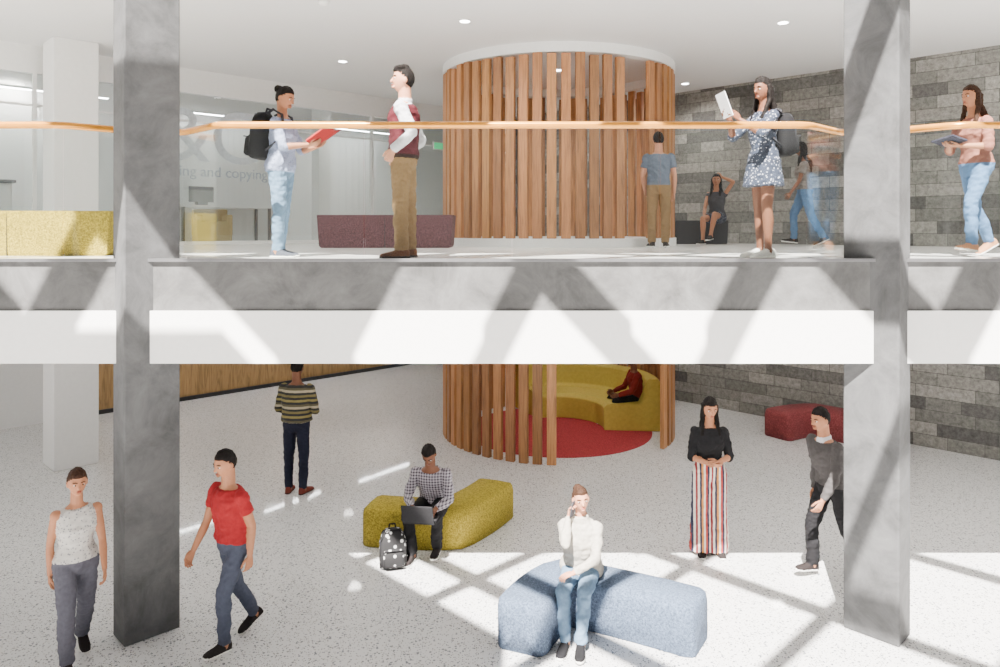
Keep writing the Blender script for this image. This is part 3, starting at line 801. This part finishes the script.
person('man_standing', (2.2, 11.25, ZU), 84, 1.74, False, dict(armR=((.2, .02, -1), (.0, .2, -1)), armL=((-.2, 0, -1), (.15, .6, -.8)), head=(10, 8)),
    dict(top=S('grey_tee', (.36, .40, .46)), sleeve='short', bottom=khaki, btype='pants', shoes=dsh, skin='light', hair='short'))
person('woman_seated', (3.72, 13.62, ZU), -125, 1.68, True, dict(lean=(0, .05, 1), head=(20, 0), ikL=('head', (-.10, .0, .06), (-1, .1, .1)), armR=((.15, .3, -1), (-.2, .7, -.5)),
    handL=((.5, -.2, .8), (1, 0, 0), 30), legR=sitleg(1, .05), legL=((-.05, 1, .15), (.1, .25, -1), (0, 1, -.1))),
    dict(top=S('dark_grey_top', (.24, .24, .26)), sleeve='cap', bottom=floral, btype='shorts', shoes=dsh, skin='tan', hair='long', hlen=.28))
walkA = dict(legR=((.03, .42, -1), (0, -.02, -1), (.05, 1, .12)), legL=((-.03, -.22, -1), (0, -.55, -1), (-.05, 1, -.45)), armR=((.12, -.3, -1), (.02, .1, -1)), armL=((-.12, .28, -1), (.05, .6, -.9)), lean=(0, .07, 1))
walkB = dict(legL=((-.03, .42, -1), (0, -.02, -1), (-.05, 1, .12)), legR=((.03, -.22, -1), (0, -.55, -1), (.05, 1, -.45)), armL=((-.12, -.3, -1), (-.02, .1, -1)), armR=((.12, .28, -1), (-.05, .6, -.9)), lean=(0, .07, 1))
person('woman_walking', (4.68, 12.0, ZU), 165, 1.66, True, walkA, dict(top=S('taupe_top', (.45, .42, .40)), sleeve='short', bottom=denim2, btype='jeans', shoes=dsh, skin='brown', hair='long', hlen=.3))
P = person('woman_walking', (4.70, 7.6, ZU), 195, 1.72, True, dict(walkB, ikR=('hip', (.06, .27, .20), (.7, -.5, -.4)), ikL=('hip', (-.06, .27, .20), (-.7, -.5, -.4)), handR=((-.5, .8, 0), (-.3, 0, .9), 30), handL=((.5, .8, 0), (.3, 0, .9), 30), head=(0, 4)),
    dict(top=S('dusty_brown_top', (.52, .34, .29)), sleeve='elbow', bottom=denim2, btype='jeans', shoes=S('tan_shoe', (.70, .50, .36)), skin='tan', hair='long', hairc='brown', hlen=.35))
x, y, z = frame(V((0, 0, 1))+P['dR']*-.3, P['handR']-P['handL'])
slabobj('notebook', (P['handR']+P['handL'])/2+V((0, 0, .03)), x, y, z, (.26, .19, .02), [S('dark_cover', (.2, .2, .25))])

swt = stripes('striped_sweater', 2, .21, [(.12, .12, .12), (.42, .38, .22), (.12, .12, .12), (.62, .58, .48), (.30, .28, .20), (.12, .12, .12), (.50, .45, .25)])
person('man_standing', (-2.86, 9.95, 0), 80, 1.79, False, dict(head=(0, 15), armR=((.28, .0, -1), (-.35, .8, -.25)), armL=((-.28, .0, -1), (.35, .8, -.25))),
    dict(top=swt, sleeve='long', bottom=navy, btype='jeans', shoes=bsh, sole=darksole, skin='brown', hair='short', loose=.02, bulk=1.05))
P = person('man_seated', (-.86, 8.32, 0), -98, 1.66, False, dict(lean=(0, .55, 1), head=(0, 45), armR=((.22, .30, -.9), (-.45, .9, -.12)), armL=((-.22, .30, -.9), (.45, .9, -.12)),
    handR=((-.2, 1, -.1), (0, 0, -1), 15), handL=((.2, 1, -.1), (0, 0, -1), 15), legR=((.28, 1, -.05), (-.15, .1, -1), (.2, 1, 0)), legL=((-.1, 1, .04), (.05, -.25, -1), (0, 1, 0))),
    dict(top=plaid('checked_shirt', (.66, .64, .67), (.19, .15, .21), .03), sleeve='long', bottom=blackc, btype='pants', shoes=dsh, skin='brown', hair='short'))
c = (P['handR']+P['handL'])/2; fw = V((math.cos(math.radians(-98)), math.sin(math.radians(-98)), 0))
x, y, z = frame(V((0, 0, 1)), fw.cross(V((0, 0, 1))))
def lap(A):
    R = Matrix.Rotation(math.radians(-20), 3, 'X')
    A.box(V((0, .115, .0))+V((0, .03, .10)), (.33, .008, .22), 0, R)
slabobj('laptop', c+V((0, 0, -.045))+fw*.03, x, y, z, (.33, .23, .016), [S('laptop_grey', (.16, .16, .17)), M_dark], lap)
bpm = spotted('patterned_bag', (.08, .08, .09), (.75, .75, .75), 16, .28)
backpack(bpm, bagm, (-1.23, 7.76, 0), (math.radians(-8), 0, math.radians(15)), .92)

P = person('woman_seated', (.62, 6.70, 0), -104, 1.63, True, dict(lean=(0, .16, 1), head=(22, 2), tilt=5, ikR=('head', (.13, .02, -.14), (.25, .15, -1)), ikL=('hip', (.02, .36, .12), (-.9, -.2, -.3)),
    handR=((-.20, .0, 1), (-1, .35, -.1), 35), handL=((.8, .6, -.1), (0, -.1, -1), 20), legR=((.04, 1, -.06), (-.10, .22, -1), (.1, 1, 0)), legL=((-.02, 1, -.04), (.05, .32, -1), (-.1, 1, 0))),
    dict(top=S('cream_hoodie', (.68, .66, .62)), scarf=S('cream_hoodie', (.68, .66, .62)), sleeve='long', bottom=denim, btype='jeans', shoes=blackc, skin='light', hair='bun', hairc='brown', vol=1.08, loose=.03, hem=-.03, vox=.0065))
x, y, z = frame(P['nR'], P['dR'])
slabobj('phone', P['handR']+P['nR']*.005, x, y, z, (.15, .072, .009), [S('phone_grey', (.30, .30, .32)), M_dark])

spt = stripes('striped_trousers', 0, .16, [(.80, .78, .74), (.12, .14, .25), (.66, .20, .15), (.80, .78, .74), (.76, .50, .20), (.12, .14, .25), (.80, .78, .74), (.52, .16, .18)])
person('woman_standing', (2.13, 8.1, 0), -92, 1.70, True, dict(head=(5, 16), ikR=('hip', (.03, .20, .14), (.6, -.5, -.6)), ikL=('hip', (-.05, .20, .16), (-.6, -.5, -.6)),
    handR=((-.9, .35, -.1), (0, -.6, .6), 30), handL=((.9, .35, -.1), (0, -.8, -.3), 40), legR=((.0, 0, -1), (0, -.02, -1), (.15, 1, 0)), legL=((-.0, 0, -1), (0, -.02, -1), (-.15, 1, 0))),
    dict(top=blackc, sleeve='elbow', bottom=spt, btype='wide', waist=.18, hem=.12, shoes=dsh, skin='tan', hair='long', hlen=.42, vol=1.14, vox=.0065))
person('man_seated', (2.22, 13.35, 0), 188, 1.74, False, dict(lean=(0, .12, 1), head=(25, 5), armR=((.15, .4, -.9), (-.2, .9, -.25)), armL=((-.15, .4, -.9), (.2, .9, -.25)),
    legR=((.2, 1, 0), (0, .15, -1), (.1, 1, 0)), legL=((-.15, 1, .02), (0, -.1, -1), (-.1, 1, 0))),
    dict(top=S('maroon_shirt', (.45, .14, .12)), sleeve='long', bottom=blackc, btype='pants', shoes=dsh, skin='brown', hair='short'))
person('woman_walking', (-3.50, 6.02, 0), -50, 1.58, True, dict(walkA, head=(0, 5)), dict(top=spotted('lace_top', (.74, .73, .71), (.50, .50, .52), 45, .28), sleeve='none', bottom=S('grey_trousers', (.33, .33, .37)), btype='pants', shoes=dsh, skin='tan', hair='short', hairc='brown', vol=1.14, vox=.0065))
person('man_walking', (-2.34, 6.3, 0), -125, 1.66, False, dict(walkB, lean=(0, .12, 1), head=(0, 12)), dict(top=S('red_tee', (.56, .12, .14)), sleeve='short', bottom=S('slate_jeans', (.26, .28, .34)), btype='jeans', shoes=dsh, skin='tan', hair='short', loose=.02, vox=.0065))
person('man_walking', (3.22, 7.55, 0), 200, 1.72, False, dict(walkA, lean=(0, .25, 1), head=(0, 10)), dict(top=S('charcoal_jacket', (.26, .25, .25)), inner=whitec, sleeve='long', bottom=blackc, btype='pants', shoes=dsh, skin='tan', hair='short', bulk=1.06))

# ------------------------------------------------------------ sun, sky, camera
sun = bpy.data.lights.new('sun', 'SUN'); sun.energy = 50; sun.angle = math.radians(.4); sun.color = (1, .935, .865)
so2 = bpy.data.objects.new('sun', sun); so2.rotation_euler = SD.to_track_quat('-Z', 'Y').to_euler(); so2.location = (-3, -4, 14); col.objects.link(so2)
w = bpy.data.worlds.new('World'); scene.world = w; w.use_nodes = True
bg = w.node_tree.nodes['Background']; bg.inputs[0].default_value = (1.0, .975, .95, 1); bg.inputs[1].default_value = .38
cam = bpy.data.cameras.new('camera'); co = bpy.data.objects.new('camera', cam); col.objects.link(co)
co.location = (0, 0, EYE); co.rotation_euler = (math.radians(90), 0, 0)
cam.sensor_width = 36; cam.lens = F/1000*36; cam.shift_x = -.012; cam.shift_y = -(333.5-HZ)/1000
cam.clip_start = .1; cam.clip_end = 200
scene.camera = co
